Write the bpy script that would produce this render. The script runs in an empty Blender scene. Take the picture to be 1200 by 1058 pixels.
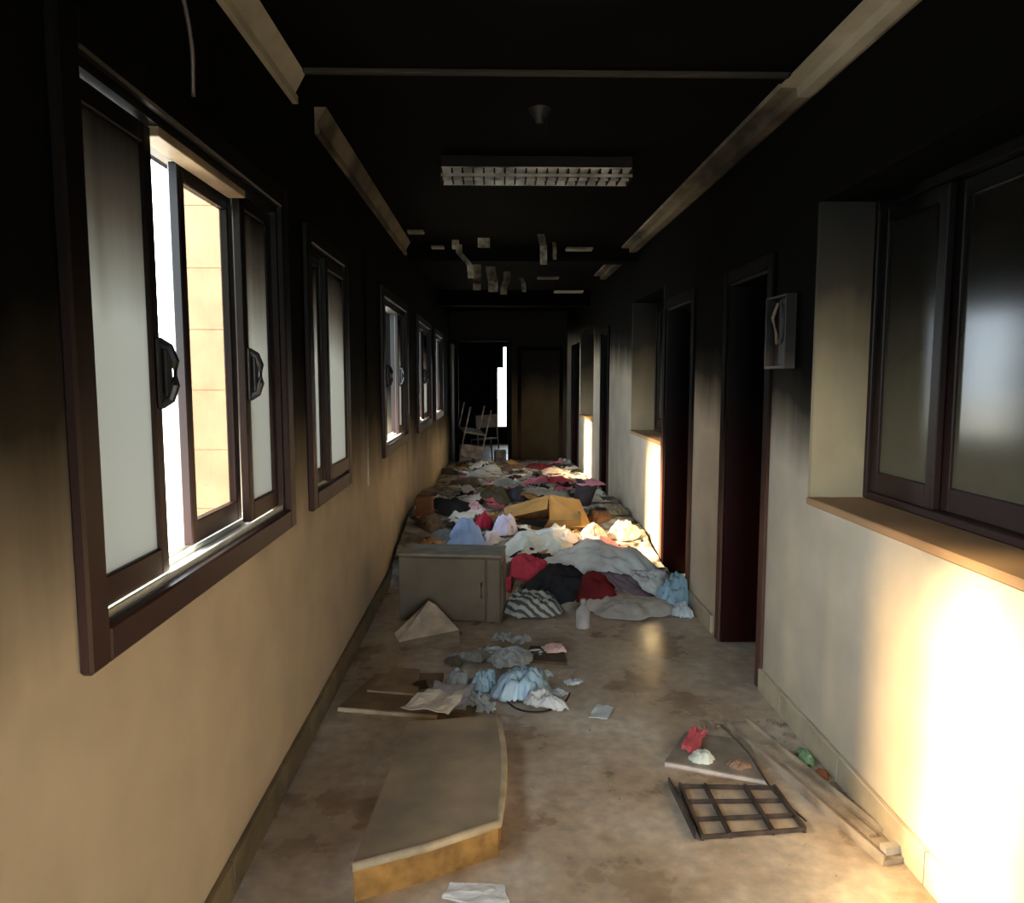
import bpy, bmesh, math, random
from mathutils import Vector, Matrix, noise
C = bpy.context.scene
COL = C.collection
R = math.radians
H = 1.6                                   # eye height
# ------------------------------------------------------------------ camera, light, exposure
cam = bpy.data.objects.new('camera', bpy.data.cameras.new('camera')); COL.objects.link(cam)
cam.location = (0, 0, H)
PITCH, YAW = math.atan(87/880), math.atan(20/880)
cam.rotation_euler = (R(90)-PITCH, 0, -YAW)
cam.data.sensor_width = 36; cam.data.lens = 880/1200*36; cam.data.clip_start = .02
C.camera = cam
w = bpy.data.worlds.new('overcast_sky'); C.world = w; w.use_nodes = True
bg = w.node_tree.nodes['Background']; bg.inputs[0].default_value = (.76, .89, 1.0, 1); bg.inputs[1].default_value = 9.5
sun = bpy.data.objects.new('sun', bpy.data.lights.new('sun', 'SUN')); COL.objects.link(sun)
sun.data.energy = 24; sun.data.angle = R(9); sun.data.color = (1, .80, .46)
sun.rotation_euler = Vector((1, -.03, -.53)).to_track_quat('-Z', 'Y').to_euler()
C.view_settings.view_transform = 'Standard'; C.view_settings.look = 'None'
C.view_settings.gamma = 1; C.view_settings.use_curve_mapping = False
C.view_settings.exposure = 0.47
C.cycles.use_denoising = True
C.cycles.max_bounces = 10; C.cycles.diffuse_bounces = 6; C.cycles.transparent_max_bounces = 12
C.cycles.sample_clamp_indirect = 8

def portal(y0, y1, z0, z1, x=-1.08):      # light portals: they only guide the sampling of the sky through each opening
    l = bpy.data.lights.new('sky_portal', 'AREA'); l.shape = 'RECTANGLE'; l.size = y1-y0; l.size_y = z1-z0
    l.cycles.is_portal = True
    o = bpy.data.objects.new('sky_portal', l); COL.objects.link(o)
    o.location = (x, (y0+y1)/2, (z0+z1)/2); o.rotation_euler = Vector((1, 0, 0)).to_track_quat('-Z', 'Z').to_euler()

# ------------------------------------------------------------------ materials
def lin(c):
    return tuple(((v/255)/12.92 if v/255 <= .04045 else ((v/255+.055)/1.055)**2.4) for v in c) + (1,)
MATS = {}
def N(nt, t, **k):
    n = nt.nodes.new(t)
    for a, b in k.items():
        setattr(n, a, b)
    return n
def mat(name, col, rough=.7, metal=0, var=.25, scale=9, bump=.15, spec=.4, col2=None, stretch=(1, 1, 1)):
    if name in MATS: return MATS[name]
    m = bpy.data.materials.new(name); m.use_nodes = True; nt = m.node_tree; b = nt.nodes['Principled BSDF']
    tc = N(nt, 'ShaderNodeTexCoord'); mp = N(nt, 'ShaderNodeMapping'); mp.inputs['Scale'].default_value = stretch
    nt.links.new(tc.outputs['Object'], mp.inputs[0])
    no = N(nt, 'ShaderNodeTexNoise'); no.inputs['Scale'].default_value = scale; no.inputs['Detail'].default_value = 6
    nt.links.new(mp.outputs[0], no.inputs['Vector'])
    rp = N(nt, 'ShaderNodeValToRGB'); e = rp.color_ramp.elements
    c = lin(col); d = lin(col2) if col2 else tuple(v*(1-var*1.6) for v in c[:3])+(1,)
    e[0].position = .35; e[1].position = .65; e[0].color = d; e[1].color = c
    nt.links.new(no.outputs['Fac'], rp.inputs[0]); nt.links.new(rp.outputs[0], b.inputs['Base Color'])
    b.inputs['Roughness'].default_value = rough; b.inputs['Metallic'].default_value = metal
    b.inputs['Specular IOR Level'].default_value = spec
    if bump:
        bp = N(nt, 'ShaderNodeBump'); bp.inputs['Strength'].default_value = bump; bp.inputs['Distance'].default_value = .01
        nt.links.new(no.outputs['Fac'], bp.inputs['Height']); nt.links.new(bp.outputs[0], b.inputs['Normal'])
    MATS[name] = m; return m

def soot_nodes(nt, zc, slope, width, amp, streak=(2.2, 2.2, .35)):
    """soot line: 0 below, 1 well above height zc (which sinks with distance down the corridor)"""
    g = N(nt, 'ShaderNodeNewGeometry'); sp = N(nt, 'ShaderNodeSeparateXYZ'); nt.links.new(g.outputs['Position'], sp.inputs[0])
    a = N(nt, 'ShaderNodeMath', operation='MULTIPLY_ADD'); a.inputs[1].default_value = slope
    nt.links.new(sp.outputs['Y'], a.inputs[0]); nt.links.new(sp.outputs['Z'], a.inputs[2])
    mp = N(nt, 'ShaderNodeMapping'); mp.inputs['Scale'].default_value = streak
    nt.links.new(g.outputs['Position'], mp.inputs[0])
    no = N(nt, 'ShaderNodeTexNoise'); no.inputs['Scale'].default_value = 1.6; no.inputs['Detail'].default_value = 5
    nt.links.new(mp.outputs[0], no.inputs['Vector'])
    b = N(nt, 'ShaderNodeMath', operation='MULTIPLY_ADD'); b.inputs[1].default_value = amp
    nt.links.new(no.outputs['Fac'], b.inputs[0]); nt.links.new(a.outputs[0], b.inputs[2])
    mr = N(nt, 'ShaderNodeMapRange'); mr.inputs['From Min'].default_value = zc-width/2+amp/2; mr.inputs['From Max'].default_value = zc+width/2+amp/2
    nt.links.new(b.outputs[0], mr.inputs['Value'])
    return mr.outputs[0], no.outputs['Fac']
def sooty(name, col, zc, slope=.05, width=.8, amp=.5, rough=.75, mid=None, black=(5, 5, 5), spec=.3, metal=0, fine=.2, clean_var=.85):
    if name in MATS: return MATS[name]
    m = bpy.data.materials.new(name); m.use_nodes = True; nt = m.node_tree; b = nt.nodes['Principled BSDF']
    f, nz = soot_nodes(nt, zc, slope, width, amp)
    rp = N(nt, 'ShaderNodeValToRGB'); e = rp.color_ramp.elements
    c = lin(col); mid = lin(mid) if mid else tuple(v*.32 for v in c[:3])+(1,)
    e[0].position = 0; e[0].color = c; e[1].position = 1; e[1].color = lin(black)
    q = rp.color_ramp.elements.new(.42); q.color = mid
    q = rp.color_ramp.elements.new(.68); q.color = tuple(v*.16 for v in mid[:3])+(1,)
    nt.links.new(f, rp.inputs[0])
    n2 = N(nt, 'ShaderNodeTexNoise'); n2.inputs['Scale'].default_value = 3.5; n2.inputs['Detail'].default_value = 8
    g = N(nt, 'ShaderNodeNewGeometry'); nt.links.new(g.outputs['Position'], n2.inputs['Vector'])
    mr = N(nt, 'ShaderNodeMapRange'); mr.inputs['From Min'].default_value = .3; mr.inputs['From Max'].default_value = .7
    mr.inputs['To Min'].default_value = clean_var; mr.inputs['To Max'].default_value = 1.05; nt.links.new(n2.outputs['Fac'], mr.inputs[0])
    mx = N(nt, 'ShaderNodeVectorMath', operation='SCALE'); nt.links.new(rp.outputs[0], mx.inputs[0]); nt.links.new(mr.outputs[0], mx.inputs['Scale'])
    nt.links.new(mx.outputs[0], b.inputs['Base Color'])
    b.inputs['Roughness'].default_value = rough; b.inputs['Specular IOR Level'].default_value = spec; b.inputs['Metallic'].default_value = metal
    bp = N(nt, 'ShaderNodeBump'); bp.inputs['Strength'].default_value = fine; bp.inputs['Distance'].default_value = .008
    nt.links.new(n2.outputs['Fac'], bp.inputs['Height']); nt.links.new(bp.outputs[0], b.inputs['Normal'])
    MATS[name] = m; return m

WALL = sooty('sooted_beige_plaster', (194, 178, 156), 1.48, .05, .75, .45, rough=.8, spec=.04)
WALLR = sooty('sooted_cream_plaster', (214, 202, 180), 1.1, -.09, .5, .3, rough=.8, spec=.05)
REVEAL = sooty('sooted_reveal_plaster', (190, 172, 136), 1.9, .02, 1.0, .5, rough=.6)
ENDW = sooty('smoked_brown_plaster', (112, 94, 64), 1.55, 0, .8, .4)
FRAME = sooty('dark_brown_metal', (66, 46, 42), 1.65, .02, 1.1, .3, rough=.4, spec=.2)
JAMB = sooty('maroon_door_paint', (44, 12, 11), 1.5, .02, 1.2, .3, rough=.4, spec=.15)
def striped():
    m = mat('striped_cloth', (196, 194, 184), rough=.8); nt = m.node_tree; b = nt.nodes['Principled BSDF']
    w_ = N(nt, 'ShaderNodeTexWave'); w_.inputs['Scale'].default_value = 7; w_.inputs['Distortion'].default_value = 5
    tc = N(nt, 'ShaderNodeTexCoord'); nt.links.new(tc.outputs['Object'], w_.inputs['Vector'])
    rp = N(nt, 'ShaderNodeValToRGB'); e = rp.color_ramp.elements; e[0].position = .3; e[0].color = lin((84, 92, 92)); e[1].position = .6; e[1].color = lin((196, 194, 184)); w_.bands_direction = 'DIAGONAL'
    nt.links.new(w_.outputs['Fac'], rp.inputs[0]); nt.links.new(rp.outputs[0], b.inputs['Base Color']); return m
EDGE = sooty('door_casing_wood', (104, 76, 64), 1.4, .03, 1.0, .4, rough=.6, spec=.05)
CEIL = mat('charred_ceiling', (9, 8, 8), rough=.9, var=.4, scale=3, bump=.3, spec=.05)
TRIMM = mat('smoke_stained_cornice', (120, 110, 90), rough=.6, col2=(26, 23, 18), scale=3, bump=.3, stretch=(1, .8, 1))
TRIMC = mat('pale_cornice', (158, 150, 132), rough=.6, var=.2, scale=4)
BLACK = mat('soot_black', (16, 15, 15), rough=.8, spec=.2)
ALU = mat('worn_white_aluminium', (225, 222, 214), rough=.4, var=.15, scale=20)
LOUVER = mat('tarnished_aluminium', (196, 192, 186), rough=.32, metal=.7, var=.45, scale=7)
STONE = mat('peach_stone', (232, 200, 168), rough=.7, var=.12, scale=3)
CONC = mat('pale_paving', (214, 208, 196), rough=.8, var=.1, scale=1.5)
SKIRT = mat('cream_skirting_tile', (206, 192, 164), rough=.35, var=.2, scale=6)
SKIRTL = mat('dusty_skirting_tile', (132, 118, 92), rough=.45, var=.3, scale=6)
HANDLE = mat('black_plastic', (22, 21, 22), rough=.35)
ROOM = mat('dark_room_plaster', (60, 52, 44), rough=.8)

def floor_mat():
    m = bpy.data.materials.new('dusty_stone_floor'); m.use_nodes = True; nt = m.node_tree; b = nt.nodes['Principled BSDF']
    g = N(nt, 'ShaderNodeNewGeometry')
    n1 = N(nt, 'ShaderNodeTexNoise'); n1.inputs['Scale'].default_value = 1.7; n1.inputs['Detail'].default_value = 9; n1.inputs['Roughness'].default_value = .6
    n2 = N(nt, 'ShaderNodeTexNoise'); n2.inputs['Scale'].default_value = 16; n2.inputs['Detail'].default_value = 8
    for n in (n1, n2): nt.links.new(g.outputs['Position'], n.inputs['Vector'])
    rp = N(nt, 'ShaderNodeValToRGB'); e = rp.color_ramp.elements
    e[0].position = .32; e[0].color = lin((150, 124, 98)); e[1].position = .68; e[1].color = lin((228, 216, 200))
    q = e.new(.48); q.color = lin((198, 178, 154))
    nt.links.new(n1.outputs['Fac'], rp.inputs[0])
    mr = N(nt, 'ShaderNodeMapRange'); mr.inputs['From Min'].default_value = .3; mr.inputs['From Max'].default_value = .7
    mr.inputs['To Min'].default_value = .72; mr.inputs['To Max'].default_value = 1.12; nt.links.new(n2.outputs['Fac'], mr.inputs[0])
    mx = N(nt, 'ShaderNodeVectorMath', operation='SCALE'); nt.links.new(rp.outputs[0], mx.inputs[0]); nt.links.new(mr.outputs[0], mx.inputs['Scale'])
    nt.links.new(mx.outputs[0], b.inputs['Base Color'])
    m2 = N(nt, 'ShaderNodeMapRange'); m2.inputs['From Min'].default_value = .3; m2.inputs['From Max'].default_value = .7
    m2.inputs['To Min'].default_value = .2; m2.inputs['To Max'].default_value = .45; nt.links.new(n1.outputs['Fac'], m2.inputs[0])
    nt.links.new(m2.outputs[0], b.inputs['Roughness'])
    bp = N(nt, 'ShaderNodeBump'); bp.inputs['Strength'].default_value = .2; bp.inputs['Distance'].default_value = .004
    nt.links.new(n2.outputs['Fac'], bp.inputs['Height']); nt.links.new(bp.outputs[0], b.inputs['Normal'])
    return m
FLOOR = floor_mat()

def frosted():
    m = bpy.data.materials.new('sooted_frosted_glass'); m.use_nodes = True; nt = m.node_tree
    nt.nodes.remove(nt.nodes['Principled BSDF']); out = nt.nodes['Material Output']
    f, nz = soot_nodes(nt, 2.04, .03, .5, .25, (5, 5, .3))
    rp = N(nt, 'ShaderNodeValToRGB'); e = rp.color_ramp.elements
    e[0].color = (.15, .158, .162, 1); e[1].color = (.004, .004, .004, 1); q = e.new(.5); q.color = (.06, .057, .054, 1)
    nt.links.new(f, rp.inputs[0])
    tr = N(nt, 'ShaderNodeBsdfTranslucent'); gl = N(nt, 'ShaderNodeBsdfGlossy'); gl.inputs['Roughness'].default_value = .25
    gl.inputs['Color'].default_value = (.5, .5, .5, 1)
    nt.links.new(rp.outputs[0], tr.inputs[0]); mx = N(nt, 'ShaderNodeMixShader'); mx.inputs[0].default_value = .05
    nt.links.new(tr.outputs[0], mx.inputs[1]); nt.links.new(gl.outputs[0], mx.inputs[2]); nt.links.new(mx.outputs[0], out.inputs[0])
    return m
FROST = frosted()
def clear():
    m = bpy.data.materials.new('tinted_clear_glass'); m.use_nodes = True; nt = m.node_tree
    nt.nodes.remove(nt.nodes['Principled BSDF']); out = nt.nodes['Material Output']
    tr = N(nt, 'ShaderNodeBsdfTransparent'); tr.inputs[0].default_value = (.52, .48, .44, 1)
    gl = N(nt, 'ShaderNodeBsdfGlossy'); gl.inputs['Roughness'].default_value = .03
    mx = N(nt, 'ShaderNodeMixShader'); mx.inputs[0].default_value = .05
    nt.links.new(tr.outputs[0], mx.inputs[1]); nt.links.new(gl.outputs[0], mx.inputs[2]); nt.links.new(mx.outputs[0], out.inputs[0])
    return m
CLEAR = clear()
DARKG = sooty('smoked_window_glass', (96, 92, 74), 1.75, 0, 1.0, .25, rough=.16, spec=.4, mid=(58, 56, 46), black=(12, 12, 11), fine=.0)

# ------------------------------------------------------------------ mesh helpers
def box(bm, a, b, bev=0, rot=None):
    """axis-aligned box from corner a to corner b"""
    a, b = Vector(a), Vector(b); s = b-a; c = (a+b)/2
    r = bmesh.ops.create_cube(bm, size=1)
    vs = r['verts']
    bmesh.ops.scale(bm, vec=(abs(s.x), abs(s.y), abs(s.z)), verts=vs)
    if rot: bmesh.ops.rotate(bm, cent=(0, 0, 0), matrix=rot, verts=vs)
    bmesh.ops.translate(bm, vec=c, verts=vs)
    if bev:
        es = list({e for v in vs for e in v.link_edges})
        bmesh.ops.bevel(bm, geom=es, offset=bev, segments=1, profile=.5, affect='EDGES')
def BM(*boxes, bev=0):
    bm = bmesh.new()
    for a, b in boxes: box(bm, a, b, bev)
    return bm
def tube(bm, pts, r, n=8):
    rings = []
    for i, p in enumerate(pts):
        p = Vector(p)
        t = (Vector(pts[min(i+1, len(pts)-1)])-Vector(pts[max(i-1, 0)])).normalized()
        u = t.cross(Vector((0, 0, 1)))
        if u.length < .1: u = t.cross(Vector((1, 0, 0)))
        u.normalize(); v = t.cross(u)
        rr = r[i] if isinstance(r, (list, tuple)) else r
        rings.append([bm.verts.new(p+u*math.cos(k*6.2832/n)*rr+v*math.sin(k*6.2832/n)*rr) for k in range(n)])
    for a, b in zip(rings, rings[1:]):
        for k in range(n): bm.faces.new((a[k], a[(k+1) % n], b[(k+1) % n], b[k]))
    bm.faces.new(rings[0][::-1]); bm.faces.new(rings[-1])
def slab(bm, poly, z0, z1):
    """prism over a floor polygon; z0, z1 numbers"""
    lo = [bm.verts.new((x, y, z0)) for x, y in poly]; hi = [bm.verts.new((x, y, z1)) for x, y in poly]
    bm.faces.new(lo[::-1]); bm.faces.new(hi); n = len(poly)
    for i in range(n): bm.faces.new((lo[i], lo[(i+1) % n], hi[(i+1) % n], hi[i]))
def obj(name, bm, m, parent=None, origin=None, smooth=False):
    bmesh.ops.recalc_face_normals(bm, faces=bm.faces)
    if parent is not None:
        off = Vector(parent.get('_w', (0, 0, 0)))
        if origin is None: origin = off
    origin = Vector(origin) if origin is not None else Vector((0, 0, 0))
    bmesh.ops.translate(bm, vec=-origin, verts=bm.verts)
    me = bpy.data.meshes.new(name); bm.to_mesh(me); bm.free(); me.materials.append(m)
    if smooth:
        for p in me.polygons: p.use_smooth = True
    o = bpy.data.objects.new(name, me); COL.objects.link(o)
    if parent is not None:
        o.parent = parent; o.location = origin-Vector(parent.get('_w', (0, 0, 0)))
    else:
        o.location = origin
    o['_w'] = list(origin)
    return o
def tag(o, label, cat, group=None, kind=None):
    if label: o['label'] = label
    if cat: o['category'] = cat
    if group: o['group'] = group
    if kind: o['kind'] = kind
    return o
def empty(name, loc, label=None, cat=None, group=None, kind=None):
    o = bpy.data.objects.new(name, None); COL.objects.link(o); o.location = loc; o.empty_display_size = .1
    o['_w'] = list(loc); return tag(o, label, cat, group, kind)
def struct(name, bm, m, label=None, cat=None):
    o = obj(name, bm, m); o['kind'] = 'structure'
    return tag(o, label, cat or name.split('_')[0])

XL, XR, ZC = -.83, 1.37, 2.84
TL, TR = .2, .24          # wall thicknesses
YB, YE = -3.2, 14.3       # back of corridor behind the camera, end wall
# ------------------------------------------------------------------ setting
def wall_with_holes(x0, x1, ya, yb, holes, z1=ZC):
    bm = bmesh.new(); y = ya
    for (h0, h1, z0, zt) in sorted(holes):
        box(bm, (x0, y, 0), (x1, h0, z1))
        if z0 > 0: box(bm, (x0, h0, 0), (x1, h1, z0))
        box(bm, (x0, h0, zt), (x1, h1, z1)); y = h1
    box(bm, (x0, y, 0), (x1, yb, z1))
    bmesh.ops.remove_doubles(bm, verts=bm.verts, dist=.0005)
    return bm
WIN_L = [(-2.4, -.9, 1.07, 2.25), (-.5, 1.0, 1.07, 2.25), (1.53, 2.95, 1.07, 2.25), (3.38, 4.15, 1.07, 2.2), (5.56, 7.0, 1.07, 2.2), (8.05, 9.6, 1.07, 2.2), (10.35, 11.75, 1.07, 2.2)]
NICHE = [(.75, 3.2, 1.07, 2.33), (6.12, 7.5, 1.06, 2.33), (10.45, 12.0, 1.0, 2.3)]
DOORS = [(3.75, 4.42, 0, 2.15), (5.2, 6.02, 0, 2.15), (9.05, 9.62, 0, 2.15), (12.25, 13.3, 0, 2.1)]
struct('floor', BM(((-1.03, YB, -.15), (3.8, 19, 0))), FLOOR, 'dusty brown stone floor of the corridor')
struct('ceiling', BM(((-1.03, YB, ZC), (3.8, 19, ZC+.15))), CEIL, 'charred black corridor ceiling')
struct('wall_left', wall_with_holes(XL-TL, XL, YB, YE, WIN_L), WALL, 'beige corridor wall with windows, black with soot above')
struct('wall_right', wall_with_holes(XR, XR+TR, YB, YE, NICHE+DOORS), WALLR, 'cream corridor wall with doorways and recessed windows')
# end wall with a double door opening on its left
struct('wall_end', BM(((XL, YE, 0), (-.72, YE+.15, ZC)), ((.28, YE, 0), (XR, YE+.15, ZC)), ((-.72, YE, 2.3), (.28, YE+.15, ZC))), ENDW, 'smoked brown end wall right of the far opening')
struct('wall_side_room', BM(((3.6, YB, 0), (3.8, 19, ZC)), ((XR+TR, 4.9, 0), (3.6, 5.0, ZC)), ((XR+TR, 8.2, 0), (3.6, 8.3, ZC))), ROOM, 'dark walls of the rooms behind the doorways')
struct('wall_far', BM(((-1.03, 18, 0), (.05, 18.15, ZC)), ((.29, 18, 0), (3.6, 18.15, ZC)), ((.05, 18, 2.32), (.29, 18.15, ZC)),
       ((-1.03, YE+.15, 0), (-.9, 18, ZC))), BLACK, 'black wall beyond the far opening with a bright gap')
# back of the corridor behind the camera: unseen, with a wide opening added to let daylight in
struct('wall_back', BM(((-1.03, YB-.15, 0), (-.55, YB, ZC)), ((1.2, YB-.15, 0), (3.8, YB, ZC)), ((-.55, YB-.15, 2.2), (1.2, YB, ZC))), WALL, 'wall behind the camera with wide opening added for daylight')
struct('ground_outside', BM(((-60, -40, -.45), (-1.03, 60, -.2)), ((-1.03, -40, -.45), (20, YB-.15, -.2)), ((-1.03, 19, -.45), (20, 60, -.2))), CONC, 'pale paving outside the windows', 'ground')

# cornices (left is missing a bit between its two lengths)
def prism_y(prof, y0, y1):
    bm = bmesh.new()
    a = [bm.verts.new((x, y0, z)) for x, z in prof]; b = [bm.verts.new((x, y1, z)) for x, z in prof]
    bm.faces.new(a); bm.faces.new(b[::-1]); n = len(prof)
    for i in range(n): bm.faces.new((a[i], a[(i+1) % n], b[(i+1) % n], b[i]))
    return bm
LP = [(XL, 2.72), (XL+.022, 2.72), (XL+.022, 2.752), (XL+.012, 2.758), (XL+.012, 2.764), (XL+.055, ZC), (XL, ZC)]
c1 = struct('trim_1', prism_y(LP, .6, 3.24), TRIMC, 'pale cornice length above the nearest left window', 'trim')
c2 = struct('trim_2', prism_y(LP, 3.62, 7.1), TRIMM, 'stained cornice length farther along the left wall', 'trim')
c3 = struct('trim_3', prism_y([(XR, 2.8), (XR, ZC), (XR-.15, ZC), (XR-.15, 2.825), (XR-.085, 2.825), (XR-.08, 2.785), (XR-.03, 2.785)], .8, 3.3), TRIMC, 'nearest bare length of right cornice', 'trim')
c4 = struct('trim_4', prism_y([(XR, 2.8), (XR, ZC), (XR-.16, ZC), (XR-.15, 2.825), (XR-.085, 2.825), (XR-.08, 2.785), (XR-.03, 2.785)], 3.3, 9.3), TRIMM, 'smoke stained length of right cornice', 'trim')
struct('trim_5', BM(((XL+.06, 3.17, ZC-.02), (XR-.16, 3.2, ZC)), bev=.004), mat('dull_cross_batten', (40, 36, 26), rough=.7, col2=(10, 9, 8), scale=2.2), 'thin batten crossing the black ceiling', 'trim')
struct('beam', BM(((XL, 7.3, 2.7), (XR, 7.5, ZC)), ((XL, 10.9, 2.62), (XR, 11.1, ZC))), CEIL, 'charred ceiling beams', 'beam')

# skirting tiles
def skirt(side, y0, y1, x0, x1, m, name):
    root = empty(name, (x0, y0, 0), 'tiled skirting along the %s wall' % side, 'skirting', kind='structure') if name not in SK else SK[name]
    SK[name] = root; y = y0; rnd = random.Random(int(y0*10)+7)
    while y < y1-.02:
        e = min(y+.6, y1); j = rnd.uniform(0, .004)
        s = 1 if x1 > x0 else -1
        obj('tile', BM(((x0, y+.003, 0), (x1+s*j, e-.003, .115)), bev=.003), m, root); y = e
SK = {}
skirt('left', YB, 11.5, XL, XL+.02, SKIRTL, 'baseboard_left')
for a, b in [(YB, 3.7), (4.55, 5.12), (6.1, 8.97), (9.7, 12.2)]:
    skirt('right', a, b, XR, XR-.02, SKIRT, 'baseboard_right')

# ------------------------------------------------------------------ windows
def ring(y0, y1, z0, z1, xa, xb, st, rb, rt, bev=.004):
    return BM(((xa, y0, z0), (xb, y0+st, z1)), ((xa, y1-st, z0), (xb, y1, z1)), ((xa, y0+st, z0), (xb, y1-st, z0+rb)), ((xa, y0+st, z1-rt), (xb, y1-st, z1)), bev=bev)
def sash(root, y0, y1, z0, z1, x, glass, handle=None, st=.042, s=1):
    f = obj('sash', ring(y0, y1, z0, z1, x-.015, x+.015, st, .07, .05), FRAME, root)
    obj('pane', BM(((x-.003, y0+st-.004, z0+.066), (x+.003, y1-st+.004, z1-.046))), glass, f)
    if handle is not None:
        bm = bmesh.new(); xx = x+.016*s
        box(bm, (xx-.001, handle-.014, 1.52), (xx+.012*s, handle+.014, 1.70), .004)
        box(bm, (xx+.014*s, handle-.012, 1.545), (xx+.034*s, handle+.012, 1.675), .008)
        tube(bm, [(xx+.005*s, handle, 1.53), (xx+.03*s, handle, 1.545), (xx+.042*s, handle, 1.58), (xx+.043*s, handle, 1.64), (xx+.03*s, handle, 1.675), (xx+.005*s, handle, 1.69)], .0115, 8)
        obj('pull_handle', bm, HANDLE, f)
    return f
def window_left(n, y0, y1, z0, z1, sashes, label, mid=None):
    root = empty('window_%d' % n, (XL, y0, z0), label, 'window', kind='structure')
    xo, xi = XL-TL-.01, XL+.028; cw = .065
    fr = ring(y0-cw, y1+cw, z0-cw, z1+cw, XL-.0, xi, cw+.012, cw+.012, cw+.012, .006)
    box(fr, (XL-.13, y0, z0), (XL, y0+.012, z1)); box(fr, (XL-.13, y1-.012, z0), (XL, y1, z1)); box(fr, (XL-.13, y0+.012, z1-.03), (XL, y1-.012, z1))
    obj('window_frame', fr, FRAME, root)
    tr = BM(((XL-.13, y0+.012, z0), (XL+.0, y1-.012, z0+.012)), ((XL-.075, y0+.012, z0+.012), (XL-.069, y1-.012, z0+.026)), ((XL-.118, y0+.012, z0+.012), (XL-.112, y1-.012, z0+.026)), ((XL-.012, y0+.012, z0+.012), (XL-.004, y1-.012, z0+.03)), bev=.001)
    tag(obj('sill_track', tr, ALU, root), 'whitish worn sliding track', None)
    ha, hb = (1.95, 2.60) if n == 1 else (y0+.013, y1-.013)
    hd = BM(((XL-.06, ha, z1-.055), (XL-.002, hb, z1-.03)), bev=.002)
    obj('head_track', hd, mat('dull_head_track', (120, 104, 84), rough=.5) if n == 1 else FRAME, root)
    if mid: obj('mullion', BM(((XL-.12, mid-.03, z0), (XL+.01, mid+.03, z1)), bev=.004), FRAME, root)
    for (a, b, lane, g, h) in sashes:
        x = {'in': XL-.035, 'out': XL-.092, 'flush': XL+.012, 'near': XL-.02}[lane]
        sash(root, a, b, z0+.026, z1-.035, x, g, h)
    portal(y0, y1, z0, z1)
    return root
window_left(1, 1.53, 2.95, 1.07, 2.25, [(1.545, 1.945, 'in', FROST, 1.925), (2.24, 2.68, 'out', CLEAR, None), (2.60, 2.935, 'in', FROST, 2.622)],
            'nearest brown sliding window on the left wall, open in the middle')
window_left(2, 3.38, 4.15, 1.07, 2.2, [(3.395, 3.68, 'near', FROST, None), (3.66, 4.135, 'flush', FROST, None)], 'second brown window along the left wall, narrow, two frosted sashes')
window_left(3, 5.56, 7.0, 1.07, 2.2, [(5.575, 5.95, 'in', FROST, 5.93), (5.575, 5.93, 'out', FROST, None), (6.68, 6.985, 'in', FROST, 6.70)], 'third brown window along the left wall, open wide between sashes')
window_left(4, 8.05, 9.6, 1.07, 2.2, [(8.065, 8.5, 'in', FROST, None), (8.48, 9.1, 'out', FROST, None), (9.05, 9.585, 'in', FROST, 9.07)], 'fourth window along the left wall, all sashes frosted and shut')
window_left(5, 10.35, 11.75, 1.07, 2.2, [(10.365, 10.75, 'in', FROST, None), (11.45, 11.735, 'in', FROST, None)], 'fifth and last window on the left wall before the end')
window_left(6, -.5, 1.0, 1.07, 2.25, [(-.485, -.1, 'in', FROST, None), (.6, .985, 'in', FROST, None)], 'left wall window beside the camera')
window_left(7, -2.4, -.9, 1.07, 2.25, [(-2.385, -2.0, 'in', FROST, None), (-1.3, -.915, 'in', FROST, None)], 'left wall window behind the camera')

def window_right(n, y0, y1, z0, z1, splits, label):
    root = empty('window_%d' % n, (XR, y0, z0), label, 'window', kind='structure')
    # plastered reveal lining of the recess and its sill
    rv = BM(((XR-.004, y1-.006, z0), (XR+TR-.01, y1+.02, z1)), ((XR-.004, y0-.02, z0), (XR+TR-.01, y0+.006, z1)))
    obj('recess_side', rv, REVEAL, root)
    sl = BM(((XR-.015, y0-.01, z0-.02), (XR+TR-.01, y1+.01, z0+.012)), bev=.005)
    tag(obj('sill', sl, sooty('orange_brown_sill', (186, 146, 106), 5), root), 'orange brown sill', None)  # one orange brown tone over the whole sill
    x = XR+TR-.015
    obj('window_frame', ring(y0+.006, y1-.006, z0+.012, z1, x, x+.09, .03, .03, .04), FRAME, root)
    for k, (a, b) in enumerate(splits):
        xx = x+.03+(k % 2)*.034
        f = obj('sash', ring(a, b, z0+.042, z1-.04, xx-.015, xx+.015, .055, .09, .06), FRAME, root)
        obj('pane', BM(((xx-.003, a+.05, z0+.125), (xx+.003, b-.05, z1-.095))), DARKG, f)
    return root
window_right(8, .75, 3.2, 1.07, 2.33, [(2.70, 3.165), (2.20, 2.715), (1.72, 2.22), (.79, 1.30), (1.28, 1.74)], 'recessed dark window nearest on the right wall above the sunlit patch')
window_right(9, 6.12, 7.5, 1.06, 2.33, [(6.8, 7.465), (6.155, 6.83)], 'recessed dark window on the right wall past the doorways')
window_right(10, 10.45, 12.0, 1.0, 2.3, [(11.2, 11.965), (10.485, 11.23)], 'recessed dark window farthest along the right wall')

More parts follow.
